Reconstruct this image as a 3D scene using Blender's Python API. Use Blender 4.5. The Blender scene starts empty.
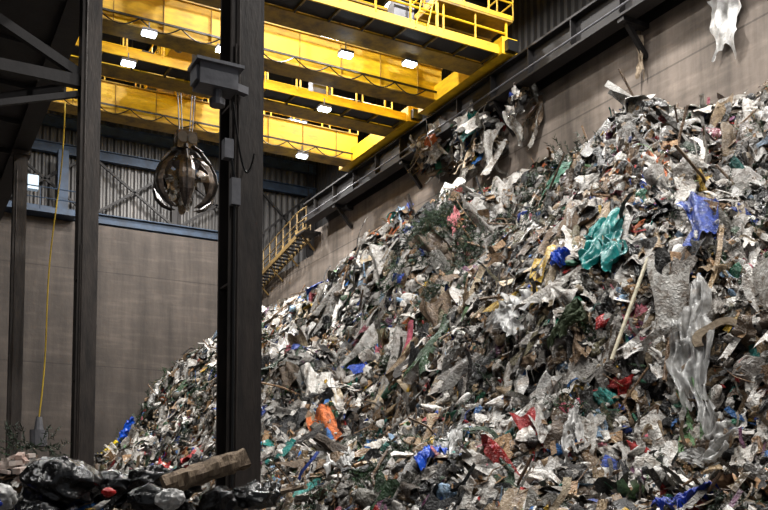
import bpy, bmesh, math, numpy as np
from mathutils import Vector, Matrix
scene=bpy.context.scene
try: scene.view_settings.view_transform='Standard'
except Exception: pass
# ------------------------------------------------------------ helpers
def lin(c):
    return tuple(((v/255)/12.92 if v/255<=0.04045 else (((v/255)+0.055)/1.055)**2.4) for v in c)
def newmat(name,col,rough=0.7,metal=0.0,var=0.35,scale=2.0,bump=0.2,bscale=12,stretch=(1,1,1),col2=None,emis=None):
    m=bpy.data.materials.new(name); m.use_nodes=True
    nt=m.node_tree; N=nt.nodes; L=nt.links
    b=N['Principled BSDF']; b.inputs['Roughness'].default_value=rough; b.inputs['Metallic'].default_value=metal
    geo=N.new('ShaderNodeNewGeometry'); mp=N.new('ShaderNodeMapping'); mp.inputs['Scale'].default_value=stretch
    L.new(geo.outputs['Position'],mp.inputs['Vector'])
    n=N.new('ShaderNodeTexNoise'); n.inputs['Scale'].default_value=scale; n.inputs['Detail'].default_value=8; n.inputs['Roughness'].default_value=0.65
    L.new(mp.outputs[0],n.inputs['Vector'])
    r=N.new('ShaderNodeValToRGB'); r.color_ramp.elements[0].position=0.32; r.color_ramp.elements[1].position=0.68
    c=lin(col); c2=lin(col2) if col2 else tuple(v*(1-var) for v in c)
    r.color_ramp.elements[0].color=(*c2,1); r.color_ramp.elements[1].color=(*c,1)
    L.new(n.outputs['Fac'],r.inputs[0]); L.new(r.outputs[0],b.inputs['Base Color'])
    if bump>0:
        n2=N.new('ShaderNodeTexNoise'); n2.inputs['Scale'].default_value=bscale; n2.inputs['Detail'].default_value=6
        L.new(mp.outputs[0],n2.inputs['Vector'])
        bp=N.new('ShaderNodeBump'); bp.inputs['Strength'].default_value=bump; bp.inputs['Distance'].default_value=0.05
        L.new(n2.outputs['Fac'],bp.inputs['Height']); L.new(bp.outputs[0],b.inputs['Normal'])
    if emis:
        b.inputs['Emission Color'].default_value=(*emis[0],1); b.inputs['Emission Strength'].default_value=emis[1]
    return m
class MB:
    def __init__(s): s.v=[]; s.f=[]; s.m=[]
    def add(s,vs,fs,mat=0):
        o=len(s.v); s.v.extend([tuple(p) for p in vs]); s.f.extend([tuple(i+o for i in f) for f in fs]); s.m.extend([mat]*len(fs))
    def box(s,x0,x1,y0,y1,z0,z1,mat=0):
        s.add([(x0,y0,z0),(x1,y0,z0),(x1,y1,z0),(x0,y1,z0),(x0,y0,z1),(x1,y0,z1),(x1,y1,z1),(x0,y1,z1)],
              [(0,3,2,1),(4,5,6,7),(0,1,5,4),(1,2,6,5),(2,3,7,6),(3,0,4,7)],mat)
    def frame(s,p1,p2,up=(0,0,1)):
        p1=Vector(p1);p2=Vector(p2);d=(p2-p1).normalized();u=Vector(up)
        if abs(d.dot(u))>0.98:u=Vector((1,0,0))
        a=d.cross(u).normalized();b=a.cross(d).normalized()
        return p1,p2,a,b
    def beam(s,p1,p2,w,h,mat=0,up=(0,0,1)):
        p1,p2,a,b=s.frame(p1,p2,up)
        vs=[p+a*(w/2*i)+b*(h/2*j) for p in(p1,p2) for i,j in((-1,-1),(1,-1),(1,1),(-1,1))]
        s.add(vs,[(0,1,2,3),(7,6,5,4),(0,4,5,1),(1,5,6,2),(2,6,7,3),(3,7,4,0)],mat)
    def ibeam(s,p1,p2,w,h,t,mat=0,up=(0,0,1)):
        p1,p2,a,b=s.frame(p1,p2,up); o=b*(h/2-t/2)
        s.beam(p1+o,p2+o,w,t,mat,up); s.beam(p1-o,p2-o,w,t,mat,up); s.beam(p1,p2,t,h-2*t,mat,up)
    def tube(s,p1,p2,r,n=8,mat=0,r2=None):
        p1,p2,a,b=s.frame(p1,p2); r2=r if r2 is None else r2
        vs=[p+a*(rr*math.cos(k*2*math.pi/n))+b*(rr*math.sin(k*2*math.pi/n)) for p,rr in((p1,r),(p2,r2)) for k in range(n)]
        fs=[(k,(k+1)%n,n+(k+1)%n,n+k) for k in range(n)]+[tuple(range(n))[::-1],tuple(range(n,2*n))]
        s.add(vs,fs,mat)
    def path(s,pts,r,n=6,mat=0):
        for a,b in zip(pts[:-1],pts[1:]): s.tube(a,b,r,n,mat)
    def railing(s,p1,p2,h=1.1,sp=1.2,mat=0,r=0.03,kick=True):
        p1=Vector(p1);p2=Vector(p2);L=(p2-p1).length;n=max(1,int(L/sp))
        for i in range(n+1):
            p=p1.lerp(p2,i/n); s.tube(p,p+Vector((0,0,h)),r,6,mat)
        for k in(h,h*0.52): s.tube(p1+Vector((0,0,k)),p2+Vector((0,0,k)),r,6,mat)
        if kick: s.beam(p1+Vector((0,0,.08)),p2+Vector((0,0,.08)),0.02,0.14,mat)
    def build(s,name,mats,smooth=False):
        me=bpy.data.meshes.new(name); me.from_pydata(s.v,[],s.f)
        for m in mats: me.materials.append(m)
        me.polygons.foreach_set('material_index',s.m)
        if smooth: me.polygons.foreach_set('use_smooth',[True]*len(s.f))
        me.update(); ob=bpy.data.objects.new(name,me); scene.collection.objects.link(ob)
        return ob
# ------------------------------------------------------------ noise
tabs={}
def vnoise(x,y,seed=0):
    if seed not in tabs: tabs[seed]=np.random.default_rng(100+seed).random((256,256))*2-1
    t=tabs[seed]; xi=np.floor(x).astype(int); yi=np.floor(y).astype(int); fx=x-xi; fy=y-yi
    fx=fx*fx*(3-2*fx); fy=fy*fy*(3-2*fy)
    g=lambda a,b:t[a%256,b%256]
    return (g(xi,yi)*(1-fx)+g(xi+1,yi)*fx)*(1-fy)+(g(xi,yi+1)*(1-fx)+g(xi+1,yi+1)*fx)*fy
def fbm(x,y,seed=0,o=3):
    r=0;a=1
    for k in range(o): r=r+a*vnoise(x*2**k,y*2**k,seed+k); a*=0.5
    return r
# ------------------------------------------------------------ materials
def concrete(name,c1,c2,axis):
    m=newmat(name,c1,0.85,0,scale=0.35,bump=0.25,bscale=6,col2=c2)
    nt=m.node_tree;N=nt.nodes;L=nt.links;b=N['Principled BSDF']
    src=b.inputs['Base Color'].links[0].from_socket
    geo=[n for n in N if n.type=='NEW_GEOMETRY'][0]
    mp=N.new('ShaderNodeMapping'); mp.inputs['Scale'].default_value=(1.3,1.3,0.12); L.new(geo.outputs['Position'],mp.inputs['Vector'])
    n=N.new('ShaderNodeTexNoise'); n.inputs['Scale'].default_value=1.0; n.inputs['Detail'].default_value=7; n.inputs['Roughness'].default_value=.65; L.new(mp.outputs[0],n.inputs['Vector'])
    r=N.new('ShaderNodeMapRange'); r.inputs[1].default_value=.32; r.inputs[2].default_value=.68; r.inputs[3].default_value=.55; r.inputs[4].default_value=1.2
    L.new(n.outputs['Fac'],r.inputs[0])
    mp2=N.new('ShaderNodeMapping'); mp2.inputs['Rotation'].default_value=(0.6,0.6,0); mp2.inputs['Scale'].default_value=(0.6,0.6,5); L.new(geo.outputs['Position'],mp2.inputs['Vector'])
    n2=N.new('ShaderNodeTexNoise'); n2.inputs['Scale'].default_value=.8; n2.inputs['Detail'].default_value=5; L.new(mp2.outputs[0],n2.inputs['Vector'])
    r2=N.new('ShaderNodeMapRange'); r2.inputs[1].default_value=.5; r2.inputs[2].default_value=.75; r2.inputs[3].default_value=1; r2.inputs[4].default_value=1.45
    L.new(n2.outputs['Fac'],r2.inputs[0])
    mu=N.new('ShaderNodeMath'); mu.operation='MULTIPLY'; L.new(r.outputs[0],mu.inputs[0]); L.new(r2.outputs[0],mu.inputs[1])
    sp=N.new('ShaderNodeSeparateXYZ'); L.new(geo.outputs['Position'],sp.inputs[0])
    def joint(sock,period):
        d=N.new('ShaderNodeMath'); d.operation='DIVIDE'; d.inputs[1].default_value=period; L.new(sock,d.inputs[0])
        fr=N.new('ShaderNodeMath'); fr.operation='FRACT'; L.new(d.outputs[0],fr.inputs[0])
        g=N.new('ShaderNodeMath'); g.operation='GREATER_THAN'; g.inputs[1].default_value=0.05/period; L.new(fr.outputs[0],g.inputs[0])
        k=N.new('ShaderNodeMapRange'); k.inputs[3].default_value=.6; k.inputs[4].default_value=1; L.new(g.outputs[0],k.inputs[0]); return k.outputs[0]
    j1=joint(sp.outputs['Z'],4.83); j2=joint(sp.outputs[axis],9.1)
    for j in(j1,j2):
        q=N.new('ShaderNodeMath'); q.operation='MULTIPLY'; L.new(mu.outputs[0],q.inputs[0]); L.new(j,q.inputs[1]); mu=q
    mx=N.new('ShaderNodeVectorMath'); mx.operation='SCALE'; L.new(src,mx.inputs[0]); L.new(mu.outputs[0],mx.inputs['Scale'])
    L.new(mx.outputs[0],b.inputs['Base Color'])
    return m
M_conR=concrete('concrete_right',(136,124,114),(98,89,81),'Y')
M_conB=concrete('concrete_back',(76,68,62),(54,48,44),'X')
M_floor=newmat('floor_concrete',(70,64,58),0.8,scale=1,bump=.3)
M_yel=newmat('crane_yellow_paint',(234,190,16),0.5,0,scale=1.6,col2=(176,134,14),bump=.05,stretch=(1,1,3))
M_yel2=newmat('crane_yellow_grimy',(170,134,24),0.6,0,scale=2,col2=(86,66,22),bump=.05)
M_dark=newmat('dark_steel',(40,37,37),0.6,.3,scale=2,bump=.1,var=.5)
M_col=newmat('column_steel',(62,54,49),0.55,.3,scale=3,bump=.15,col2=(32,28,26),stretch=(2,2,.5))
M_grey=newmat('grey_steel',(105,105,110),0.5,.3,scale=3,bump=.1)
M_blue=newmat('blue_steel',(46,64,86),0.6,.2,scale=2,bump=.05,col2=(28,38,52))
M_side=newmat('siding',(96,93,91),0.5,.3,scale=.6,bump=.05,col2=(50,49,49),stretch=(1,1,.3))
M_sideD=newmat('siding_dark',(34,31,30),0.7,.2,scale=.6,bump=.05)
M_roof=newmat('roof_deck',(30,28,28),0.8,0,scale=.6,bump=.05)
M_lamp=newmat('lamp_glow',(255,255,255),.5,bump=0,emis=((.85,.94,1.0),14))
M_black=newmat('black_rubber',(14,14,15),.35,0,bump=.05)
M_rope=newmat('yellow_rope',(190,160,40),.8,bump=0)
M_wood=newmat('weathered_wood',(158,138,114),.8,scale=3,stretch=(6,6,1),col2=(92,74,58),bump=.5)
M_rust=newmat('grapple_steel',(112,103,97),.45,.5,scale=5,col2=(44,36,32),bump=.15)
M_sill=newmat('lit_panel',(190,215,235),.4,bump=0,emis=((.7,.85,1),.2))
def plastic(name,col,rough=.35,bs=9,bump=.7,col2=None,trans=0):
    m=newmat(name,col,rough,0,scale=2.5,bump=bump,bscale=bs,col2=col2,var=.25)
    if trans:
        N=m.node_tree.nodes;L=m.node_tree.links; b=N['Principled BSDF']; out=[n for n in N if n.type=='OUTPUT_MATERIAL'][0]
        t=N.new('ShaderNodeBsdfTransparent'); mx=N.new('ShaderNodeMixShader'); mx.inputs[0].default_value=trans
        L.new(b.outputs[0],mx.inputs[1]); L.new(t.outputs[0],mx.inputs[2]); L.new(mx.outputs[0],out.inputs['Surface'])
    return m
# ------------------------------------------------------------ room shell
WX=18.1; BY=47.1
b=MB(); b.box(-14,24,-8,50,-.3,0); b.build('floor',[M_floor])
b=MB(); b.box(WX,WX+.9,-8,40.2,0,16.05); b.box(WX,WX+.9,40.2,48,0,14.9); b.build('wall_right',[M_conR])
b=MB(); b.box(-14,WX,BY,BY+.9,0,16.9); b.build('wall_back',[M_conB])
def sidingmb(b,x0,y0,x1,y1,z0,z1,n,nx,ny,amp,mat=0):
    prof=[0,0,1,1]; vs=[];fs=[]
    for i in range(n+1):
        t=i/n; k=amp*prof[i%4]; x=x0+(x1-x0)*t+nx*k; y=y0+(y1-y0)*t+ny*k
        vs+=[(x,y,z0),(x,y,z1)]
    for i in range(n): fs.append((2*i,2*i+2,2*i+3,2*i+1))
    b.add(vs,fs,mat)
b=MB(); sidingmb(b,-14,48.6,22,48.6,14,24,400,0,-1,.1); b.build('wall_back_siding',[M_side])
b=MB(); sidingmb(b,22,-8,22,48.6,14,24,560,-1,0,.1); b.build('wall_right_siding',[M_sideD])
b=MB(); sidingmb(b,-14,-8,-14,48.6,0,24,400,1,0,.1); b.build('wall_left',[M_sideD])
b=MB(); b.box(-14,22,-8,48.7,23.8,24); b.build('ceiling',[M_roof])
b=MB()
for y in range(-6,48,3): b.ibeam((-13.8,y,23.5),(21.8,y,23.5),.25,.5,.04)
for x in(-6,2,10,18): b.ibeam((x,-8,22.9),(x,48,22.9),.35,.8,.05)
b.build('roof_purlins',[M_dark])
b=MB()
for z in(20.9,22.3): b.ibeam((-13.8,48.2,z),(21.8,48.2,z),.3,.55,.05,0)
b.ibeam((-13.8,47.75,17.4),(16.5,47.75,17.4),.4,.5,.05,0)
xs=[-10,-5,0,4.5,9,13.5,18,21.5]
for x in xs: b.ibeam((x,48.3,17.1),(x,48.3,23.5),.3,.4,.05,1)
for a,c in zip(xs[3:-1],xs[4:]):
    b.beam((a,48.1,17.6),(c,48.1,20.8),.12,.12,1); b.beam((c,48.1,17.6),(a,48.1,20.8),.12,.12,1)
b.build('wall_steelwork',[M_blue,M_dark])
b=MB(); b.box(4.6,8,46.2,47.05,16.92,17.05,0); b.railing((4.6,46.25,17.05),(8,46.25,17.05),1.1,1.3,0)
b.box(5.0,5.3,46.9,47.3,18.6,19.5,1); b.box(5.8,6.3,46.9,47.3,18.2,18.9,1); b.box(7.2,7.7,46.9,47.3,17.1,20.4,0)
b.build('catwalk',[M_blue,M_sill])
# stair with handrail stepping down along the right wall
b=MB(); s0=Vector((17.35,46.7,14.65)); s1=Vector((17.35,40.4,15.75)); n=16
for x in(17.3,18.0): b.beam((x,s0.y,s0.z),(x,s1.y,s1.z),.05,.22,0)
for i in range(n+1):
    p=s0.lerp(s1,i/n); b.box(17.3,18.0,p.y-.13,p.y+.13,p.z,p.z+.04,1)
b.railing(s0+Vector((-.03,0,.05)),s1+Vector((-.03,0,.05)),1.1,.9,0,.032,False)
b.railing(s0+Vector((.66,0,.05)),s1+Vector((.66,0,.05)),1.1,.9,0,.025,False)
b.box(17.2,18.08,39.3,40.4,15.7,15.78,1); b.railing((17.3,40.4,15.78),(17.3,39.3,15.78),1.1,.6,0,.032)
for y in(46,44,42,40): b.beam((17.35,y,14.6+(46.7-y)*.17),(18.05,y,13.9+(46.7-y)*.17),.07,.07,0)
b.build('access_stair',[newmat('stair_paint',(134,108,58),.6,bump=.05,col2=(80,64,40)),M_dark])
# ------------------------------------------------------------ runways
RX=17.35; RE=39.2
b=MB()
b.ibeam((RX,-8,16.5),(RX,RE,16.5),.5,.95,.07,0); b.beam((RX,-8,17.02),(RX,RE,17.02),.1,.1,1)
for y in np.arange(-6,RE,2.0): b.box(RX-.24,RX+.24,y-.02,y+.02,16.1,16.9,0)
for y in np.arange(-6,RE,6.0): b.beam((RX,y,15.95),(WX-.01,y,15.1),.12,.14,0); b.box(RX-.2,WX-.01,y-.12,y+.12,15.9,16.03,0)
b.box(RX+.3,19.4,-8,RE,16.8,16.9,0); b.box(WX+.02,WX+.1,-8,RE,16.07,16.8,0)
b.tube((RX-.3,-8,16.25),(RX-.3,RE,16.25),.03,6,1)
b.build('crane_runway_right',[M_dark,M_grey])
b=MB()
b.ibeam((4.1,-8,16.4),(4.1,46,16.4),.6,1.25,.07,0); b.beam((4.1,-8,17.06),(4.1,46,17.06),.1,.06,1)
b.box(1.6,3.9,-8,46,16.0,16.12,0)
b.railing((1.7,-8,16.1),(1.7,46,16.1),1.1,2,0)
for y in range(-6,46,3): b.beam((4.1,y,15.9),(1.7,y,16.0),.12,.15,0)
b.build('crane_runway_left',[M_dark,M_grey])
# ------------------------------------------------------------ columns
cols=[(4.1,11.5),(4.1,22.3),(4.1,35.4)]
def column(x,y):
    b=MB(); w=.46; t=.045
    b.box(x-w/2,x+w/2,y-w/2,y-w/2+t,0,15.75); b.box(x-w/2,x+w/2,y+w/2-t,y+w/2,0,15.75)
    b.box(x-t/2,x+t/2,y-w/2+t,y+w/2-t,0,15.75)
    for z in np.arange(1,15.6,2.4): b.box(x-w/2+.02,x+w/2-.02,y-w/2+t,y+w/2-t,z,z+.03)
    b.box(x-.4,x+.4,y-.4,y+.4,0,.06); b.box(x-.33,x+.33,y-.33,y+.33,15.6,15.75)
    for i in(-1,1):
        for j in(-1,1): b.tube((x+.33*i,y+.33*j,.06),(x+.33*i,y+.33*j,.14),.03,6)
    b.tube((x-.13,y-w/2-.03,0.2),(x-.13,y-w/2-.03,15),.022,6); b.tube((x-.17,y-w/2-.03,0.2),(x-.17,y-w/2-.03,9),.014,6)
    return b.build('steel_column',[M_col])
for c in cols: column(*c)
b=MB(); Y=22.3
b.beam((3.85,Y,13.0),(-8,Y,13.0),.22,.28); b.beam((3.85,Y,13.2),(-8,Y,19.0),.18,.22); b.beam((3.85,Y,12.7),(-8,Y,8.7),.12,.14)
b.beam((3.6,Y+.5,13.0),(-8,Y+13,13.0),.15,.2)
for i in range(5): b.beam((2-i*2.2,Y,13.0),(2-i*2.2,Y,14.1+i*1.05),.12,.12)
b.box(-8.3,-8,Y-.2,Y+.2,0,23)
b.build('roof_bracing',[M_dark])
# ------------------------------------------------------------ cranes
def crane(name,yn,yf,hn,hf,trolx,x1,plat,lights):
    b=MB(); x0=4.1; z0=17.15
    for y,h in((yn,hn),(yf,hf)):
        b.box(x0,x1,y-.35,y+.35,z0,z0+h,0)
        b.box(x0,x1,y-.42,y+.42,z0-.04,z0,1); b.box(x0,x1,y-.42,y+.42,z0+h,z0+h+.04,1)
        b.beam((x0,y,z0+h+.08),(x1,y,z0+h+.08),.08,.08,2)
        for x in np.arange(x0+1.5,x1,1.5): b.box(x-.012,x+.012,y-.39,y-.35,z0,z0+h,1)
    zw=z0+.05
    b.box(x0,x1,yn-1.2,yn-.4,zw,zw+.06,5); b.box(x0,x1,yn-1.25,yn-1.19,zw-.06,zw+.14,0)
    b.railing((x0,yn-1.2,zw+.1),(x1,yn-1.2,zw+.1),1.1,1.1,0,.035)
    b.railing((x0,yf-.38,z0+hf+.04),(x1,yf-.38,z0+hf+.04),1.0,1.3,0,.028,False)
    b.railing((x0,yf+.38,z0+hf+.04),(x1,yf+.38,z0+hf+.04),1.0,1.3,0,.028,False)
    b.railing((x0,yn+.38,z0+hn+.04),(x1,yn+.38,z0+hn+.04),1.0,1.3,0,.028,False)
    for x in np.arange(x0+.5,x1,1.1):
        b.beam((x,yn-1.2,zw-.05),(x,yn-.35,zw-.02),.06,.08,1); b.beam((x,yn-1.1,zw-.05),(x,yn-.4,z0-.02),.04,.04,5)
    b.beam((x0,yn-.42,z0+hn*.7),(x1,yn-.42,z0+hn*.7),.06,.07,5)
    for x in(x0+5,x0+9.3): b.box(x-.35,x+.35,yn-1.1,yn-.7,zw+.08,zw+.8,2)
    for x in(x0+3.2,x0+7.1,x0+11): b.box(x-.2,x+.2,yn-.6,yn-.4,zw+.2,zw+.6,5)
    for x in(x0,x1):
        b.box(x-.3,x+.3,yn-1.4,yf+.8,z0-.06,z0+.5,0)
        for y in(yn-1.1,yf+.4): b.tube((x-.12,y,z0+.12),(x+.12,y,z0+.12),.18,14,2)
        b.box(x-.2,x+.2,yn-1.6,yn-1.4,z0,z0+.35,3)
    zp=z0+hn+.25
    if plat:
        b.box(x1-2.6,x1+.2,yn-1.3,yn+1.2,zp,zp+.06,1)
        for yy in(yn-1.3,yn+1.2): b.railing((x1-2.6,yy,zp+.06),(x1+.2,yy,zp+.06),1.1,.7,0,.03)
        for xx in(x1-2.6,x1+.2): b.railing((xx,yn-1.3,zp+.06),(xx,yn+1.2,zp+.06),1.1,.8,0,.03)
        b.box(x1-2.2,x1-1.6,yn-.3,yn+.3,zp+.06,zp+1.1,2); b.box(x1-1.2,x1-.5,yn-.3,yn+.3,zp+.06,zp+.9,2)
        for xx in(x1-2.6,x1): b.beam((xx,yn-1.2,zw),(xx,yn-1.2,zp),.07,.07,0)
        for s in(-.2,.2): b.tube((x1-3.2+s,yn-1.25,zw),(x1-2.7+s,yn-1.25,zp+1),.025,6,0)
        for q in np.linspace(.1,.9,6): b.tube((x1-3.4+.5*q,yn-1.25,zw+q*(zp-zw+1)),(x1-3.0+.5*q,yn-1.25,zw+q*(zp-zw+1)),.018,5,0)
    zt=z0+max(hn,hf)+.12
    b.box(trolx-1.1,trolx+1.1,yn-.3,yf+.3,zt+.15,zt+.4,0)
    for x in(trolx-.9,trolx+.9):
        for y in(yn,yf): b.tube((x,y-.1,zt+.15),(x,y+.1,zt+.15),.18,12,2)
    ym=(yn+yf)/2
    b.tube((trolx-.8,ym,zt+.85),(trolx+.8,ym,zt+.85),.38,18,2)
    b.box(trolx-1.05,trolx-.8,ym-.5,ym+.5,zt+.4,zt+1.3,0); b.box(trolx+.8,trolx+1.05,ym-.5,ym+.5,zt+.4,zt+1.3,0)
    b.box(trolx-.9,trolx-.1,yf-.9,yf-.2,zt+.4,zt+1.05,2)
    for xx in(-1.1,1.1): b.railing((trolx+xx,yn-.3,zt+.4),(trolx+xx,yf+.3,zt+.4),1.0,.9,0,.03)
    for i in range(9):
        xa=x0+1+i*1.25; pts=[(xa+1.25*k/8,yf-.5,z0+.2-.3*math.sin(math.pi*k/8)) for k in range(9)]; b.path(pts,.022,5,3)
    b.beam((x0,yf-.5,z0+.22),(x1,yf-.5,z0+.22),.05,.06,3)
    for (x,y,z) in lights:
        b.box(x-.22,x+.22,y-.14,y+.14,z+.08,z+.16,2); b.box(x-.2,x+.2,y-.12,y+.12,z,z+.08,4)
        b.tube((x,y,z+.16),(x,y,z0+.1),.02,6,2)
    return b.build(name,[M_yel,M_yel2,M_grey,M_black,M_lamp,M_dark])
crane('overhead_crane',24.3,27.3,.85,1.15,6.6,17.1,True,[(12.3,24.95,16.8),(14.4,24.6,16.85),(6.6,26.7,16.85),(8.9,26.7,16.9)])
crane('overhead_crane.001',30.2,33.9,.55,1.1,9.4,17.1,False,[(13.4,28.9,16.8),(6.5,28.9,16.85),(14.5,33.4,16.8)])
# ------------------------------------------------------------ grapple
def grapple():
    cx,cy,zt=9.3,32.0,16.35
    b=MB()
    for dx in(-.22,.22):
        for dy in(-.18,.18): b.tube((cx+dx*.8,cy+dy,zt-.2),(cx+dx*1.5,cy+dy,19.0),.022,6,1)
    b.box(cx-.33,cx+.33,cy-.06,cy+.06,zt-.75,zt,2)
    for s in(-.2,.2): b.box(cx-.36,cx+.36,cy+s-.02,cy+s+.02,zt-.7,zt-.05,0)
    for s in(-.17,.17): b.tube((cx+s,cy-.25,zt-.3),(cx+s,cy+.25,zt-.3),.2,16,1)
    b.tube((cx,cy,zt-1.05),(cx,cy,zt-.7),.15,12,0); b.tube((cx,cy,zt-1.25),(cx,cy,zt-.95),.5,16,0,.3)
    b.tube((cx,cy,zt-1.4),(cx,cy,zt-1.25),.36,16,1,.5)
    prof=[(.35,-1.05),(.6,-1.12),(.9,-1.4),(1.08,-1.75),(1.16,-2.1),(1.05,-2.45),(.78,-2.72),(.42,-2.88)]
    wd=[.14,.24,.34,.4,.4,.34,.22,.05]
    c=Vector((cx,cy,zt))
    for k in range(6):
        a=k*math.pi/3+.3; d=Vector((math.cos(a),math.sin(a),0)); t=Vector((-math.sin(a),math.cos(a),0))
        vs=[];fs=[]
        for (r,z),w in zip(prof,wd):
            for rr,ww in((r+.06,w*.4),(r+.06,-w*.4),(r-.06,-w*.7),(r-.06,w*.7)): vs.append(c+d*rr+t*ww+Vector((0,0,z)))
        n=len(prof)
        for i in range(n-1):
            for j in range(4): fs.append((4*i+j,4*i+(j+1)%4,4*i+4+(j+1)%4,4*i+4+j))
        fs+=[(3,2,1,0),(4*n-4,4*n-3,4*n-2,4*n-1)]
        b.add(vs,fs,0)
        for i in range(n-1):
            r,z=prof[i];r2,z2=prof[i+1]; b.beam(c+d*(r+.1)+Vector((0,0,z)),c+d*(r2+.1)+Vector((0,0,z2)),.05,.08,2)
        b.tube(c+d*.28+Vector((0,0,-.6)),c+d*.65+Vector((0,0,-.9)),.08,8,2); b.tube(c+d*.65+Vector((0,0,-.9)),c+d*1.0+Vector((0,0,-1.35)),.045,8,1)
    return b.build('orange_peel_grapple',[M_rust,M_grey,M_dark])
grapple()
# ------------------------------------------------------------ lamps
lamppos=[(8.9,35,21.8),(11.4,33.6,22),(15.6,33.3,21.8),(17.0,30.1,22),(16.7,39,20.6),(8.7,39.1,21.5),(13.2,43,22),
 (4,18,22),(12,18,22),(17,18,22),(4,8,22),(12,8,22),(17,7,22),(0,27,22),(11,25.9,22),(-6,12,22),(4,0,22),(12,0,22)]  # these nearer lamps are out of view, added to light the pile
for i,(x,y,z) in enumerate(lamppos):
    b=MB(); b.box(x-.42,x+.42,y-.22,y+.22,z+.16,z+.3,0); b.box(x-.38,x+.38,y-.18,y+.18,z+.03,z+.16,1)
    b.tube((x-.25,y,z+.3),(x-.25,y,23.78),.015,5,0); b.tube((x+.25,y,z+.3),(x+.25,y,23.78),.015,5,0)
    o=b.build('high_bay_lamp' if i==0 else 'high_bay_lamp.%03d'%i,[M_grey,M_lamp])
    ld=bpy.data.lights.new('lamp_light','AREA'); ld.shape='RECTANGLE'; ld.size=.7; ld.size_y=.3; ld.energy=1480 if y<30 else 1250; ld.color=(1.0,.975,.94)
    lo=bpy.data.objects.new('light',ld); lo.location=(x,y,z); scene.collection.objects.link(lo); lo.parent=o
# ------------------------------------------------------------ pile height
TY=[0,8,14.4,17.8,21.9,26,28.7,32,40,47.1]; TZ=[11.9,11.9,11.9,12.1,13.6,13.5,12.9,12.2,12.5,12.8]
GD=[0,2,5,8,11,14,16]; GZ=[0,-1.1,-3.8,-6.9,-9.9,-12.4,-14]
def Hm(X,Y):
    X=np.asarray(X,float);Y=np.asarray(Y,float); d=WX-X
    wob=fbm(Y*.13,X*.1,20,2)*1.3
    T=np.interp(Y,TY,TZ); z=T+np.interp(np.clip(d+wob*np.clip(d/3,0,1),0,18),GD,GZ)
    damp=np.clip(d/2.5,.35,1)
    z=z+damp*(.75*fbm(X*.22,Y*.22,1,3)+.28*fbm(X*1.1,Y*1.1,5,3))
    ph=d*.62+1.6*fbm(X*.15+4,Y*.17,9,2)
    z=z+.42*np.tanh(3*np.sin(ph*2))*damp
    return np.maximum(z,-.1)
def Hh(X,Y):
    X=np.asarray(X,float);Y=np.asarray(Y,float)
    ca,sa=math.cos(.5),math.sin(.5)
    u=(X-2.0)*ca-(Y-9.3)*sa; v=(X-2.0)*sa+(Y-9.3)*ca
    r=(np.abs(u/2.7))**3+(np.abs(v/2.0))**3
    z=3.02*np.exp(-r*.8)+.2*fbm(X*.9,Y*.9,31,3)*np.exp(-r*.5)
    u2=(X-2.1);v2=(Y-17)
    z2=3.72*np.exp(-((u2/1.6)**2+(v2/1.6)**2))
    return np.maximum(z,z2)-.05
def nrm(H,X,Y,e=.25):
    dx=(H(X+e,Y)-H(X-e,Y))/(2*e); dy=(H(X,Y+e)-H(X,Y-e))/(2*e)
    n=np.stack([-dx,-dy,np.ones_like(dx)],-1); return n/np.linalg.norm(n,axis=1,keepdims=True)
# ------------------------------------------------------------ junk templates
def tri(fs):
    o=[]
    for f in fs:
        for i in range(1,len(f)-1): o.append((f[0],f[i],f[i+1]))
    return np.array(o,int)
def ico(sub):
    bm=bmesh.new(); bmesh.ops.create_icosphere(bm,subdivisions=sub,radius=1)
    v=np.array([x.co[:] for x in bm.verts]); f=tri([[q.index for q in p.verts] for p in bm.faces]); bm.free(); return v,f
def ridge(p,k,f0,f1,r):
    s=0
    for _ in range(k):
        n=r.normal(size=3); n/=np.linalg.norm(n); f=r.uniform(f0,f1); s=s+np.abs(np.sin(p@n*f+r.uniform(0,6)))/ (f/f0)
    return s
def vdisp(v,r,octs,amp):
    v=v.copy()
    for f in octs:
        for _ in range(2):
            k=r.normal(size=3); k/=np.linalg.norm(k); a=r.normal(size=3); a/=np.linalg.norm(a)
            v=v+np.sin(v@k*f+r.uniform(0,6))[:,None]*a*amp/f
    return v
def t_bag(r,sub=2):
    v,f=ico(sub); d=1.15-.2*ridge(v,5,2,6,r); v=v*d[:,None]
    v=vdisp(v,r,(2.5,5,8,14) if sub>3 else (2.5,5,8) if sub>2 else (2.5,),.36)
    if r.random()<.5:
        t=np.clip(v[:,0]-.5,0,1); v[:,1:]*=(1-.8*np.clip(t*2.2,0,1))[:,None]; v[:,0]+=t*.7
    return v*np.array([1,r.uniform(.5,.9),r.uniform(.28,.5)]),f
def grid(nx,ny):
    xs,ys=np.meshgrid(np.linspace(-1,1,nx),np.linspace(-1,1,ny)); v=np.stack([xs.ravel(),ys.ravel(),0*xs.ravel()],1)
    fs=[]
    for j in range(ny-1):
        for i in range(nx-1): a=j*nx+i; fs.append((a,a+1,a+nx+1,a+nx))
    return v,tri(fs)
def rounded(v,r):
    q=np.abs(v[:,:2]).max(1); l=np.linalg.norm(v[:,:2],axis=1)+1e-6; k=r.uniform(.5,1)
    s=(1-k)+k*q/l; a=np.arctan2(v[:,1],v[:,0]); s=s*(1+.15*np.sin(a*3+r.uniform(0,6))+.08*np.sin(a*5+r.uniform(0,6)))
    v=v.copy(); v[:,:2]*=s[:,None]; return v
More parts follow.
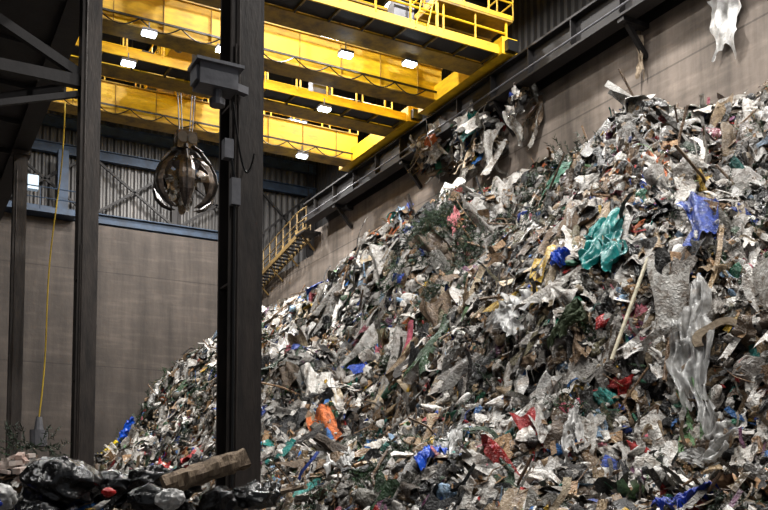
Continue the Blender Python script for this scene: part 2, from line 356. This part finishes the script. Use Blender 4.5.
def t_sheet(r,n=8):
    v,f=grid(n,n); v=rounded(v,r)
    k=r.uniform(.6,1.9); x=v[:,0].copy(); v[:,0]=np.sin(x*k)/k; v[:,2]=-(1-np.cos(x*k))/k*.8
    if n>9:
        v[:,2]+=.1*np.sin(v[:,0]*r.uniform(7,12)+v[:,1]*r.uniform(-3,3)); v=vdisp(v,r,(1.8,3.5,7) if n<16 else (1.8,3.5,7,12),.42)
    else: v=vdisp(v,r,(1.8,3.2),.4)
    return v*np.array([1,r.uniform(.5,1.1),1]),f
def t_hang(r,nx=7,ny=11):
    v,f=grid(nx,ny); v[:,0]*=(1-.5*r.random()*(v[:,1]+1)/2)*.4; v[:,0]+=.12*np.sin(v[:,1]*3+r.uniform(0,6))
    v[:,2]=.11*np.sin(v[:,0]*r.uniform(8,14)+r.uniform(0,6)+v[:,1]*1.2)-.25*v[:,0]**2
    if nx>10: v[:,2]+=.05*np.sin(v[:,0]*r.uniform(18,28)+v[:,1]*2)
    v[:,1]*=1+.12*np.sin(v[:,0]*9+r.uniform(0,6)); v=vdisp(v,r,(2,4,8) if nx>10 else (2,4),.24); return v,f
def t_strip(r):
    v,f=grid(2,9); v[:,0]*=.06*r.uniform(.5,1.6); y=v[:,1].copy(); v[:,0]+=.25*np.sin(y*r.uniform(1,4)+r.uniform(0,6)); v[:,2]=.18*np.sin(y*r.uniform(1.5,4)+r.uniform(0,6)); return v,f
def t_panel(r):
    v,f=grid(4,4); v[:,1]*=r.uniform(.35,.9); v[:,2]=np.abs(v[:,0]-r.uniform(-.3,.3))*r.uniform(-.5,.5); v=vdisp(v,r,(3,),.2)
    v2=v.copy(); v2[:,2]-=.04; return np.vstack([v,v2]),np.vstack([f,f[:,::-1]+16])
def t_box(r):
    a,c,h=1,r.uniform(.5,1),r.uniform(.3,.7)
    V=[(-a,-c,-h),(a,-c,-h),(a,c,-h),(-a,c,-h),(-a,-c,h),(a,-c,h),(a,c,h),(-a,c,h),(-a*1.5,-c,h+.3),(-a*1.5,c,h+.3),(a*1.5,-c,h-.2),(a*1.5,c,h-.2)]
    F=[(0,3,2,1),(0,1,5,4),(1,2,6,5),(2,3,7,6),(3,0,4,7),(4,7,9,8),(5,6,11,10)]
    if r.random()<.5: F=[(0,3,2,1),(4,5,6,7),(0,1,5,4),(1,2,6,5),(2,3,7,6),(3,0,4,7)]
    return np.array(V)+r.normal(size=(12,3))*.1,tri(F)
def t_bottle(r):
    n=8; pr=[(0,-1),(.3,-1),(.33,-.8),(.3,-.1),(.33,.3),(.14,.7),(.12,.95),(0,.95)]
    vs=[];fs=[]
    for (q,z) in pr:
        for k in range(n): a=k*2*math.pi/n; vs.append((q*math.cos(a),z,q*math.sin(a)))
    for i in range(len(pr)-1):
        for k in range(n): fs.append((i*n+k,i*n+(k+1)%n,(i+1)*n+(k+1)%n,(i+1)*n+k))
    return np.array(vs)*np.array([1,1,r.uniform(.5,1)]),tri(fs)
def t_stick(r):
    n=5; vs=[];ys=[-1,-.3,.4,1]; off=r.normal(size=(4,2))*.05
    for i,y in enumerate(ys):
        for k in range(n): a=k*2*math.pi/n; vs.append((.03*math.cos(a)+off[i,0],y,.03*math.sin(a)+off[i,1]))
    fs=[(i*n+k,i*n+(k+1)%n,(i+1)*n+(k+1)%n,(i+1)*n+k) for i in range(3) for k in range(n)]
    return np.array(vs),tri(fs)
def t_fir(r):
    V=[];F=[]
    def blade(p,d,l,w):
        s=np.cross(d,r.normal(size=3)); s/=np.linalg.norm(s)+1e-6; o=len(V); V.extend([p-s*w,p+s*w,p+d*l]); F.append((o,o+1,o+2))
    for b_ in range(9):
        ang=r.uniform(0,6.28); bd=np.array([math.cos(ang),r.uniform(-.3,1),math.sin(ang)*.5]); bd/=np.linalg.norm(bd); base=np.array([0,r.uniform(-.8,.4),0])
        for k in range(22):
            p=base+bd*.8*k/22; d=bd*.6+r.normal(size=3)*.5; d/=np.linalg.norm(d); blade(p,d,.2,.022)
    return np.array(V),np.array(F)
TPL={}
SM={'bag':1,'bag3':1,'bag4':1,'sheet':1,'sheetf':1,'sheetx':1,'hang':1,'hangf':1,'strip':1,'panel':0,'box':0,'bottle':1,'stick':0,'fir':0}
for nm,fn,k in(('bag',t_bag,12),('bag3',lambda r:t_bag(r,3),14),('bag4',lambda r:t_bag(r,4),10),('sheet',t_sheet,12),('sheetf',lambda r:t_sheet(r,12),14),('sheetx',lambda r:t_sheet(r,20),10),('hang',t_hang,12),('hangf',lambda r:t_hang(r,14,24),12),('strip',t_strip,6),('panel',t_panel,5),('box',t_box,5),('bottle',t_bottle,3),('stick',t_stick,4),('fir',t_fir,4)):
    TPL[nm]=[fn(np.random.default_rng(50+i*7+len(nm))) for i in range(k)]
PAL=[((224,222,218),21),((196,193,188),15),((158,154,149),12),((242,241,239),8),((162,140,110),7),((126,104,80),6.5),((92,77,62),7),((190,174,148),5),((60,57,55),9),((20,20,22),11),((90,87,79),7),((104,98,72),2.5),((44,72,44),2.5),((30,98,72),1.1),((26,66,165),1.7),((52,116,190),1.3),((130,160,190),2),((178,32,30),1.6),((196,98,118),1.1),((210,172,52),.8),((204,108,50),.8),((28,134,128),.8),((105,54,90),.7),((142,186,134),.5)]
PC=np.array([lin(c) for c,_ in PAL]); PW=np.array([w for _,w in PAL],float); PW/=PW.sum()
class Junk:
    def __init__(s): s.V=[];s.F=[];s.C=[];s.S=[];s.n=0
    def raw(s,V,F,C,sm=1): s.V.append(V);s.F.append(F+s.n);s.C.append(C);s.S.append(np.full(len(F),sm));s.n+=len(V)
    def place(s,kind,P,Mx,S,C,r):
        if kind in('bag','sheet'):
            near=(np.hypot(P[:,0],P[:,1])<(25 if kind=='bag' else 22))&(S[:,0]>.05)
            for q,kk in((near,{'bag':'bag3','sheet':'sheetf'}[kind]),(~near,kind)):
                if q.any(): s._place(kk,P[q],Mx[q],S[q],C[q],r)
        else: s._place(kind,P,Mx,S,C,r)
    def _place(s,kind,P,Mx,S,C,r):
        m=len(P); idx=r.integers(0,len(TPL[kind]),m)
        for t in range(len(TPL[kind])):
            q=np.where(idx==t)[0]
            if len(q)==0: continue
            v,f=TPL[kind][t]; vv=v[None]*S[q][:,None,:]; vv=np.einsum('mij,mnj->mni',Mx[q],vv)+P[q][:,None,:]
            k=len(v); ff=f[None]+(np.arange(len(q))*k)[:,None,None]
            cc=np.repeat(C[q][:,None,:],k,1)*(1+.06*r.normal(size=(len(q),k,1)))
            s.raw(vv.reshape(-1,3),ff.reshape(-1,3),np.clip(cc,0.003,.92).reshape(-1,3),SM[kind])
    def build(s,name,mat):
        V=np.vstack(s.V);F=np.vstack(s.F);C=np.vstack(s.C);S=np.concatenate(s.S); V[:,0]=np.minimum(V[:,0],WX-.01); V[:,1]=np.minimum(V[:,1],BY-.01); V[:,2]=np.maximum(V[:,2],.005)
        me=bpy.data.meshes.new(name)
        me.vertices.add(len(V)); me.vertices.foreach_set('co',V.ravel().astype(np.float32))
        me.loops.add(F.size); me.loops.foreach_set('vertex_index',F.ravel().astype(np.int32))
        me.polygons.add(len(F)); me.polygons.foreach_set('loop_start',np.arange(0,F.size,3,dtype=np.int32))
        me.polygons.foreach_set('use_smooth',S.astype(bool))
        me.update(calc_edges=True)
        at=me.color_attributes.new('Col','FLOAT_COLOR','POINT'); at.data.foreach_set('color',np.hstack([C,np.ones((len(C),1))]).ravel().astype(np.float32))
        me.materials.append(mat); ob=bpy.data.objects.new(name,me); scene.collection.objects.link(ob); return ob
def junkmat():
    m=bpy.data.materials.new('mixed_waste'); m.use_nodes=True; N=m.node_tree.nodes;L=m.node_tree.links;b=N['Principled BSDF']
    a=N.new('ShaderNodeAttribute'); a.attribute_name='Col'
    g=N.new('ShaderNodeNewGeometry')
    n=N.new('ShaderNodeTexNoise'); n.inputs['Scale'].default_value=6; n.inputs['Detail'].default_value=9; n.inputs['Roughness'].default_value=.75; L.new(g.outputs['Position'],n.inputs['Vector'])
    r=N.new('ShaderNodeValToRGB'); r.color_ramp.elements[0].position=.38; r.color_ramp.elements[0].color=(.36,.30,.25,1); r.color_ramp.elements[1].position=.56; r.color_ramp.elements[1].color=(1,.99,.97,1)
    L.new(n.outputs['Fac'],r.inputs[0]); mx=N.new('ShaderNodeMix'); mx.data_type='RGBA'; mx.blend_type='MULTIPLY'; mx.inputs[0].default_value=1
    L.new(a.outputs['Color'],mx.inputs[6]); L.new(r.outputs[0],mx.inputs[7]); L.new(mx.outputs[2],b.inputs['Base Color'])
    n2=N.new('ShaderNodeTexNoise'); n2.inputs['Scale'].default_value=1.7; L.new(g.outputs['Position'],n2.inputs['Vector'])
    mr=N.new('ShaderNodeMapRange'); mr.inputs[1].default_value=.35; mr.inputs[2].default_value=.65; mr.inputs[3].default_value=.2; mr.inputs[4].default_value=.65; L.new(n2.outputs['Fac'],mr.inputs[0]); L.new(mr.outputs[0],b.inputs['Roughness'])
    n3=N.new('ShaderNodeTexNoise'); n3.inputs['Scale'].default_value=15; n3.inputs['Detail'].default_value=6; n3.inputs['Distortion'].default_value=1.2; L.new(g.outputs['Position'],n3.inputs['Vector'])
    bp=N.new('ShaderNodeBump'); bp.inputs['Strength'].default_value=.9; bp.inputs['Distance'].default_value=.07; L.new(n3.outputs['Fac'],bp.inputs['Height']); L.new(bp.outputs[0],b.inputs['Normal'])
    return m
M_junk=junkmat()
def basis(n):
    up=np.array([0,0,1.0]); down=-(up-n*(n@up)[:,None]); down/=np.linalg.norm(down,axis=1,keepdims=True)+1e-6
    return np.stack([np.cross(down,n),down,n],-1)
def rots(r,m,n,hang,tilt):
    F=basis(n)
    th=np.where(hang,r.normal(size=m)*.35,r.uniform(0,6.28,m)); a=r.normal(size=m)*tilt; c=r.normal(size=m)*tilt
    def R(ax,t):
        M=np.zeros((m,3,3)); i,j=[(1,2),(2,0),(0,1)][ax]; M[:,ax,ax]=1; M[:,i,i]=np.cos(t);M[:,j,j]=np.cos(t);M[:,i,j]=-np.sin(t);M[:,j,i]=np.sin(t); return M
    return F@R(2,th)@R(0,a)@R(1,c)
def clearcol(X,Y):
    k=np.ones(len(X),bool)
    for cx,cy in cols: k&=(np.abs(X-cx)>.5)|(np.abs(Y-cy)>.5)
    return k
def scatter(J,H,kinds,N,sampler,r,off=(0,.22),pw=None):
    pw=PW if pw is None else pw
    tot=sum(k[1] for k in kinds)
    for kind,w,s0,s1,hang,tilt in kinds:
        X,Y=sampler(int(N*w/tot)); q=clearcol(X,Y); X=X[q];Y=Y[q]; m=len(X); Z=H(X,Y); n=nrm(H,X,Y)
        s=s0*(s1/s0)**(r.random(m)**1.6)
        dist=np.hypot(X,Y); s*=np.clip(.82+dist/80,.82,1.3)
        P=np.stack([X,Y,Z],1)+n*(r.uniform(off[0],off[1],m))[:,None]
        S=s[:,None]*(1+.15*r.normal(size=(m,3)))
        ci=r.choice(len(PC),m,p=pw); C=PC[ci]
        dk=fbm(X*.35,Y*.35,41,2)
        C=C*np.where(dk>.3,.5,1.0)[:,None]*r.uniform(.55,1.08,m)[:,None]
        if kind=='fir': C=np.array(lin((38,66,34)))[None]*r.uniform(.5,1.3,m)[:,None]
        if kind=='stick': C=np.array(lin((120,95,70)))[None]*r.uniform(.5,1.5,m)[:,None]
        if kind in('panel','box'):
            q=r.random(m)<.55; C[q]=np.array(lin((168,134,97)))*r.uniform(.4,1.2,(q.sum(),1))
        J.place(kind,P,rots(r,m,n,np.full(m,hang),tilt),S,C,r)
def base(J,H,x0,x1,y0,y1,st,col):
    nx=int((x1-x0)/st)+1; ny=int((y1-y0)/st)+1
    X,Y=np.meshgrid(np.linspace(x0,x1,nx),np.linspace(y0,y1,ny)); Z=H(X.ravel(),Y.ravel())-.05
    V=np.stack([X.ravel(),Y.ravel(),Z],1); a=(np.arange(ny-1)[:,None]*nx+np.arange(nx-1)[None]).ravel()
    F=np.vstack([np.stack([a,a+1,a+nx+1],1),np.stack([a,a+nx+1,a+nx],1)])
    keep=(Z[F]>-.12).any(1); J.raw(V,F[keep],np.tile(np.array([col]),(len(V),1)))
r=np.random.default_rng(3)
def samp_main(m):
    X=r.uniform(3.6,WX-.15,m*4); Y=r.uniform(1.5,46.7,m*4); d=np.hypot(X,Y); w=np.clip((18/d)**1.1,0,1.6)/1.6
    k=(r.random(m*4)<w)&(Hm(X,Y)>.05); return X[k][:m],Y[k][:m]
J=Junk()
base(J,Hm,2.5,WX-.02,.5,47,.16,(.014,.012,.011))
kinds=[('bag',13,.06,.25,False,.5),('sheet',9,.08,.33,False,.3),('hang',9,.15,.65,True,.2),('strip',3.5,.2,.8,True,.3),('panel',2.5,.07,.25,False,.5),('box',1.3,.06,.18,False,.6),('bottle',1.3,.07,.15,False,.6),('stick',.6,.3,1.0,False,.4),('fir',.3,.3,.6,False,.4)]
scatter(J,Hm,kinds,52000,samp_main,r,off=(-.02,.2))
def samp_near(m):
    X=r.uniform(3.6,WX-.15,m*6); Y=r.uniform(2,24,m*6); d=np.hypot(X,Y); k=(d<24)&(Hm(X,Y)>1.0)&(r.random(m*6)<np.clip((11/d)**1.5,0,1)); return X[k][:m],Y[k][:m]
scatter(J,Hm,[('bag',8,.06,.2,False,.5),('sheet',5,.08,.3,False,.3),('panel',1.5,.05,.18,False,.5),('hang',5,.12,.5,True,.25),('strip',2,.2,.6,False,.5),('box',.8,.05,.16,False,.7),('bottle',1,.06,.13,False,.6)],9000,samp_near,r,off=(.05,.25))
scatter(J,Hm,[('bag',5,.025,.07,False,.6),('sheet',4,.03,.1,False,.5),('panel',5,.03,.09,False,.7),('strip',5,.08,.3,False,.5),('stick',1.5,.1,.35,False,.5),('bottle',1,.04,.08,False,.6)],15000,samp_near,r,off=(.08,.3))
def samp_big(m):
    X=r.uniform(4.5,WX-1.6,m*5); Y=r.uniform(2,34,m*5); d=np.hypot(X,Y); k=(Hm(X,Y)>1.0)&(r.random(m*5)<np.clip((14/d)**1.2,0,1)); return X[k][:m],Y[k][:m]
PW3=PW.copy(); PW3[0:2]*=1.3; PW3[9]*=1.2; PW3/=PW3.sum()
scatter(J,Hm,[('bag4',4,.16,.32,False,.4),('sheetx',5,.2,.45,False,.25),('hangf',9,.35,.9,True,.2)],900,samp_big,r,off=(.1,.24),pw=PW3)
J.build('garbage_pile',M_junk)
# foreground heap
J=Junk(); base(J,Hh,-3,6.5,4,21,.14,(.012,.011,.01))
def samp_heap(m):
    X=r.uniform(-2,6,m*5);Y=r.uniform(5,20,m*5);k=Hh(X,Y)>.3; return X[k][:m],Y[k][:m]
PW2=PW.copy(); PW2[8:11]*=5; PW2[4:8]*=.6; PW2/=PW2.sum()
scatter(J,Hh,[('bag',6,.08,.24,False,.5),('sheet',5,.1,.3,False,.3),('panel',1.5,.06,.2,False,.4),('strip',1.5,.2,.6,False,.3),('stick',.5,.3,.7,False,.3),('box',1,.06,.13,False,.6)],3600,samp_heap,r,off=(-.08,.04),pw=PW2)
scatter(J,Hh,[('bag',6,.03,.09,False,.5),('sheet',5,.03,.12,False,.3),('panel',4,.03,.09,False,.4),('strip',3,.1,.3,False,.3)],3000,samp_heap,r,off=(0,.06))
J.build('garbage_heap',M_junk)
# ledge debris
J=Junk()
def place_ledge(kind,m,s0,s1,zoff,hang):
    Y=22.6+6.2*r.random(m); X=r.uniform(16.95,18.0,m); Z=16.1+zoff-(r.random(m)**1.5)*1.8*np.clip(1.25-np.abs(Y-25)/4.0,.1,1)
    k=fbm(Y*.9,Y*0,77,2)>-.25; X=X[k];Y=Y[k];Z=Z[k]; m=len(X)
    n=np.tile(np.array([[-.9,-.15,.4]]),(m,1)); n/=np.linalg.norm(n,axis=1,keepdims=True)
    s=r.uniform(s0,s1,m); C=PC[r.choice(len(PC),m,p=PW)]*r.uniform(.5,1.0,m)[:,None]
    J.place(kind,np.stack([X,Y,Z],1),rots(r,m,n,np.full(m,hang),.4),s[:,None]*np.ones((m,3)),C,r)
place_ledge('hang',150,.25,.7,-.1,True); place_ledge('bag3',130,.1,.25,.1,False); place_ledge('sheetf',130,.12,.3,0,False); place_ledge('strip',60,.3,.9,-.2,True)
J.build('ledge_debris',M_junk)
# ------------------------------------------------------------ individually recognisable refuse
def drape(name,X,Y,w,l,mat,seed,rot=0,off=.22,fold=.07,nf=2.4,H=Hm,nx=44,ny=52,taper=.2):
    r=np.random.default_rng(seed); X0=np.array([X]);Y0=np.array([Y]); n=nrm(H,X0,Y0,.8); B=basis(n)[0]
    v,f=grid(nx,ny); v=rounded(v,r); u=v[:,0].copy(); t=v[:,1].copy(); sd=seed*3.7
    uu=u*(1-taper*(t+1)/2)*w/2*(1+.4*fbm(t*2+sd,t*0+sd,60,2))+.16*w*fbm(t*1.2+sd,t*0,61,2); tt=t*l/2*(1+.35*fbm(u*2.5+sd,u*0+sd,62,2))
    c,s=math.cos(rot),math.sin(rot); uu,tt=uu*c-tt*s,uu*s+tt*c
    P=np.array([X,Y,float(H(X0,Y0)[0])])+uu[:,None]*B[:,0]+tt[:,None]*B[:,1]
    h=H(P[:,0],P[:,1]); P[:,2]+=np.clip(h-P[:,2],-.25,.6)*.8
    wp=.9*fbm(u*1.3+sd,t*1.3,68,2)
    q1=1-2*np.abs(fbm(u*nf*.8+sd+.5*t+wp,t*1.5+sd+wp,63,3)); q2=fbm(u*nf*2.4+sd,t*4+sd,66,2)
    P=P+(off+fold*1.4*q1+fold*.5*q2)[:,None]*B[:,2]
    q=vdisp(P*3,r,(1.5,3,6),.14)/3
    me=bpy.data.meshes.new(name); me.from_pydata(q.tolist(),[],f.tolist()); me.materials.append(mat)
    me.polygons.foreach_set('use_smooth',[True]*len(f)); me.update(); ob=bpy.data.objects.new(name,me); scene.collection.objects.link(ob); return ob
P_teal=plastic('teal_plastic',(18,128,122),.3,col2=(8,80,82)); P_blue=plastic('blue_plastic',(10,84,200),.3,col2=(5,46,140))
P_white=plastic('white_plastic',(222,221,219),.3,col2=(140,137,133)); P_film=plastic('clear_film',(200,200,199),.2,trans=.25,col2=(130,128,124))
P_green=plastic('green_cloth',(54,66,40),.8); P_black=plastic('black_plastic',(11,11,13),.24,bs=7,bump=.9); P_brown=plastic('brown_paper',(150,116,82),.8)
P_yel=plastic('yellow_plastic',(235,205,30),.4); P_red=plastic('red_plastic',(185,25,25),.35); P_foam=plastic('beige_foam',(176,160,138),.9,col2=(120,104,86)); P_dblue=plastic('dark_blue_plastic',(15,45,140),.35)
P_pink=plastic('pink_cloth',(190,118,122),.7)
drape('teal_tarpaulin',10.7,11.65,.8,1.5,P_teal,1,rot=-.15,off=.38,nf=3)
drape('blue_plastic_bag',7.15,11.5,.36,.62,P_blue,2,off=.36,fold=.05)
drape('white_plastic_sheet',10.6,9.6,.6,1.6,P_film,3,rot=.2,off=.34)
drape('clear_plastic_film',9.8,12.6,.75,.95,P_film,4,rot=.5,off=.34)
drape('green_cloth',9.7,11.3,.35,.7,P_green,5,rot=-.5,off=.36)
drape('white_plastic_sheet.001',8.2,12.4,.35,1.1,P_film,6,rot=.3,off=.32)
drape('white_plastic_sheet.002',9.1,10.6,.3,.85,P_white,7,rot=0,off=.32)
drape('white_plastic_sheet.003',14.4,34.6,.8,3.0,P_white,8,rot=.25,off=.35,fold=.1)
drape('clear_plastic_film.001',10.2,8.9,1.0,.6,P_film,9,rot=.2,off=.35)
drape('dark_blue_sheet',7.9,7.3,.7,.45,P_dblue,10,rot=.2,off=.3)
drape('brown_paper_sheet',8.4,6.8,.6,.7,P_brown,11,rot=-.3,off=.3)
drape('clear_plastic_film.002',7.4,14.8,.5,1.3,P_film,12,rot=.4,off=.33)
drape('dark_cloth',10.9,10.9,.5,.9,P_black,13,rot=.6,off=.3)
drape('pink_cloth',14.3,21.9,.35,1.2,P_pink,14,rot=.1,off=.38)
drape('blue_tarpaulin',10.7,45.2,1.3,1.6,P_blue,15,rot=.3,off=.4,fold=.15)
drape('yellow_sheet',10.0,45.0,1.0,1.2,P_yel,16,rot=-.4,off=.5,fold=.15)
drape('white_plastic_sheet.004',11.6,43.5,1.2,1.0,P_white,17,off=.4)
drape('red_plastic_sheet',9.2,16.5,.45,.3,P_red,18,off=.36)
drape('blue_plastic_bag.001',10.2,11.95,.35,.45,P_blue,19,rot=.5,off=.4)
def hang(name,X,Y,z,w,l,mat,seed):
    r=np.random.default_rng(seed); v,f=grid(26,34); u=v[:,0];t=v[:,1]
    P=np.stack([X-.08+.1*fbm(u*2.5+seed,t*.8,70,3),Y+u*w/2*(1-.25*(t>0)*t)*(1+.2*fbm(t*2+seed,t*0,71,2)),z-(t+1)*l/2*(1+.25*fbm(u*2+seed,u*0,72,2))],1)
    P=vdisp(P*3,r,(2,4,7),.12)/3; P[:,0]=np.minimum(P[:,0],WX-.02)
    me=bpy.data.meshes.new(name); me.from_pydata(P.tolist(),[],f.tolist()); me.materials.append(mat); me.polygons.foreach_set('use_smooth',[True]*len(f)); me.update()
    ob=bpy.data.objects.new(name,me); scene.collection.objects.link(ob)
hang('hanging_plastic_sheet',18.0,15.2,15.6,.95,1.4,P_white,21)
hang('hanging_plastic_sheet.001',18.0,18.1,15.75,.28,1.0,P_foam,22)
# garbage bags on the foreground heap
def bagobj(name,x,y,z,s,mat,seed,sq=(1.1,.9,.75)):
    r=np.random.default_rng(seed); v,f=ico(5); d=1.15-.12*ridge(v,6,3,9,r); v=v*d[:,None]; v=vdisp(v,r,(3,6,11,18),.3)
    t=np.clip(v[:,2]-.75,0,1); v[:,:2]*=(1-.8*np.clip(t*3,0,1))[:,None]; v[:,2]+=t*.6
    a=r.uniform(-.9,.9); c_,s_=math.cos(a),math.sin(a); v=v*np.array(sq); y_=v[:,1]*c_-v[:,2]*s_; z_=v[:,1]*s_+v[:,2]*c_; v[:,1]=y_;v[:,2]=z_
    v=v*s+np.array([x,y,z])
    me=bpy.data.meshes.new(name); me.from_pydata(v.tolist(),[],f.tolist()); me.materials.append(mat); me.polygons.foreach_set('use_smooth',[True]*len(f)); me.update()
    ob=bpy.data.objects.new(name,me); scene.collection.objects.link(ob)
def hz(x,y): return float(Hh(np.array([x]),np.array([y]))[0])
k=0
for x,y,z,s,m in((1.45,8.8,3.15,.34,P_black),(1.95,8.95,3.08,.25,P_black),(2.3,8.75,3.12,.25,P_black),(2.1,8.1,2.98,.2,P_black),(3.0,8.0,3.02,.2,P_black),(3.25,8.45,3.05,.22,P_black),(2.75,8.1,2.95,.22,P_black),(2.5,8.6,3.15,.2,P_black),(1.2,8.6,2.85,.2,P_black)):
    bagobj('black_garbage_bag' if k==0 else 'black_garbage_bag.%03d'%k,x,y,z,s,m,60+k); k+=1
bagobj('white_garbage_bag',2.2,7.9,3.0,.13,P_white,80)
bagobj('white_garbage_bag.001',.95,9.3,3.0,.17,P_white,81)
bagobj('blue_garbage_bag',.8,8.7,2.95,.12,P_dblue,83)
bagobj('red_garbage_bag',1.8,8.5,3.06,.06,P_red,82)
def log(name,p1,p2,r0,seed,flat=.45):
    r=np.random.default_rng(seed); b=MB(); p1=Vector(p1);p2=Vector(p2); _,_,a,c=b.frame(p1,p2); n=12;m=14; vs=[];fs=[]
    for i in range(m+1):
        t=i/m; p=p1.lerp(p2,t)+a*(.03*math.sin(t*5+seed))
        for k in range(n):
            an=k*2*math.pi/n; rr=r0*(1-.15*t)*(1+.1*r.normal()+.1*math.sin(an*3+t*4)); vs.append(p+a*(rr*math.cos(an))+c*(rr*flat*math.sin(an)))
    for i in range(m):
        for k in range(n): fs.append((i*n+k,i*n+(k+1)%n,(i+1)*n+(k+1)%n,(i+1)*n+k))
    fs+=[tuple(range(n))[::-1],tuple(range(m*n,m*n+n))]
    b.add(vs,fs); b.build(name,[M_wood])
log('broken_timber',(2.25,8.3,3.12),(3.0,8.2,3.38),.14,3,.75)
log('broken_timber.001',(3.3,8.9,3.0),(3.7,8.4,3.12),.06,5)
b=MB(); b.beam((10.5,10.5,6.8),(9.6,10.38,5.1),.05,.03,0); b.build('timber_batten',[plastic('pale_batten',(186,178,154),.7)])
def arch(name,X,Y,w,rad,th,mat,yaw):
    z=float(Hm(np.array([X]),np.array([Y]))[0])+.12; n=22; vs=[];fs=[]; c,s=math.cos(yaw),math.sin(yaw)
    for i in range(n+1):
        a=math.radians(-10)+math.radians(200)*i/n; q=1+.06*math.sin(a*5)
        for rr in(rad*q,(rad-th)*q):
            for d in(-w/2,w/2):
                x=rr*math.cos(a);zz=rr*.75*math.sin(a)+.05*d; vs.append((X+x*c-d*s,Y-x*s-d*c,z+zz))
    for i in range(n):
        o=4*i; fs+=[(o,o+4,o+5,o+1),(o+2,o+3,o+7,o+6),(o,o+2,o+6,o+4),(o+1,o+5,o+7,o+3)]
    fs+=[(0,1,3,2),(4*n,4*n+2,4*n+3,4*n+1)]
    b=MB(); b.add(vs,fs); b.build(name,[mat])
arch('curved_mattress',10.75,9.25,.5,.45,.13,P_foam,.8)
# fir branches
J=Junk()
for (X,Y,m,sp) in((12.0,37.8,14,.6),(13.4,21.2,40,.9),(14.2,22.5,26,.7),(12.7,19.5,20,.6),(7.3,12.6,14,.4),(2.2,17.2,3,.4),(12.6,15.5,10,.5),(10.7,43,8,.6)):
    x=X+r.normal(size=m)*sp;y=Y+r.normal(size=m)*sp; H=Hh if X<3 else Hm; z=H(x,y); n=nrm(H,x,y); s=r.uniform(.3,.6,m)
    C=np.array(lin((38,66,38)))*r.uniform(.5,1.3,(m,1)); J.place('fir',np.stack([x,y,z],1)+n*.38,rots(r,m,n,np.full(m,True),.5),s[:,None]*np.ones((m,3)),C,r)
J.build('fir_branches',M_junk)
# grapple load
J=Junk(); m=60; a=r.uniform(0,6.28,m); q=r.uniform(0,.85,m); z=16.35-r.uniform(1.6,2.6,m); P=np.stack([9.3+q*np.cos(a)*np.clip((z-13.35)*.9,.2,1),32+q*np.sin(a)*np.clip((z-13.35)*.9,.2,1),z],1)
n=np.tile([[0,-.5,.86]],(m,1)); C=PC[r.choice(10,m)]*r.uniform(.3,.8,(m,1))
J.place('sheetf',P[:35],rots(r,35,n[:35],np.full(35,False),.8),r.uniform(.15,.4,(35,1))*np.ones((35,3)),C[:35],r); J.place('hang',P[35:],rots(r,25,np.tile([[0,-1,.1]],(25,1)),np.full(25,True),.3),r.uniform(.2,.5,(25,1))*np.ones((25,3)),C[35:],r)
o=J.build('grapple_load',M_junk); o.parent=bpy.data.objects['orange_peel_grapple']
# ------------------------------------------------------------ column fixtures
b=MB(); x,y=3.95,11.2; z=8.2
b.box(x-.62,x-.12,y-.34,y-.02,z,z+.27,0); b.box(x-.66,x-.56,y-.3,y-.04,z+.05,z+.23,0); b.box(x-.68,x-.06,y-.4,y+.02,z+.27,z+.31,0)
b.beam((x-.15,y-.1,z+.15),(x+.1,y-.02,z+.15),.1,.1,0); b.tube((x-.35,y-.2,z),(x-.35,y-.2,z-.12),.06,10,0); b.tube((x-.35,y-.2,z-.12),(x-.35,y-.2,z-.2),.1,12,0)
pts=[(x-.1+.3*k/12,y-.08,z-.05-.9*math.sin(math.pi*k/16)) for k in range(13)]; b.path(pts,.016,5,1)
b.build('floodlight',[M_grey,M_black])
x=4.1
b=MB(); b.box(x-.36,x-.24,y-.1,y+.03,7.4,7.65,0); b.box(x-.26,x-.14,y-.1,y+.0,6.8,7.15,0); b.tube((x-.2,y-.05,7.15),(x-.25,y-.05,7.4),.02,6,1); b.tube((x-.2,y-.05,3),(x-.2,y-.05,6.8),.02,6,1)
b.build('junction_box',[M_grey,M_black])
b=MB(); pts=[(5.3-.7*t+.06*math.sin(t*9),33.3-.3*t,17.1-11.3*t) for t in np.linspace(0,1,24)]; b.path(pts,.026,6,0)
p=pts[-1]; b.tube((p[0],p[1],p[2]-.45),p,.16,10,1,.1); b.tube((p[0],p[1],p[2]-1.0),(p[0],p[1],p[2]-.45),.28,12,1,.3); b.tube((p[0]-.3,p[1],p[2]-1.0),(p[0]+.3,p[1],p[2]-1.0),.04,6,1)
b.build('hanging_rope',[M_rope,M_grey])
b=MB()
M_brick=newmat('brick',(150,116,104),.9,col2=(205,198,190),scale=2.5)
for i in range(55):
    x=2.25+r.normal()*.35;y=16.8+r.normal()*.35; z=hz(x,y)+.04+r.random()*.12; a=r.uniform(0,3); s=r.uniform(.7,1.5)
    b.beam((x-.1*s*math.cos(a),y-.1*s*math.sin(a),z),(x+.1*s*math.cos(a),y+.1*s*math.sin(a),z+r.normal()*.05),.1*s,.07*s,0)
b.build('brick_rubble',[M_brick])
# ------------------------------------------------------------ world & camera
w=bpy.data.worlds.new('world'); scene.world=w; w.use_nodes=True; w.node_tree.nodes['Background'].inputs[0].default_value=(.9,.94,1,1); w.node_tree.nodes['Background'].inputs[1].default_value=.24
cd=bpy.data.cameras.new('camera'); cam=bpy.data.objects.new('camera',cd); scene.collection.objects.link(cam); scene.camera=cam
PITCH=3.5; YAW=28.7; FP=915
cam.location=(0,0,3); cam.rotation_euler=(math.radians(90+PITCH),0,math.radians(-YAW))
cd.sensor_width=36; cd.lens=FP*36/768; cd.shift_y=(499-FP*math.tan(math.radians(PITCH))-255)/768; cd.clip_end=300
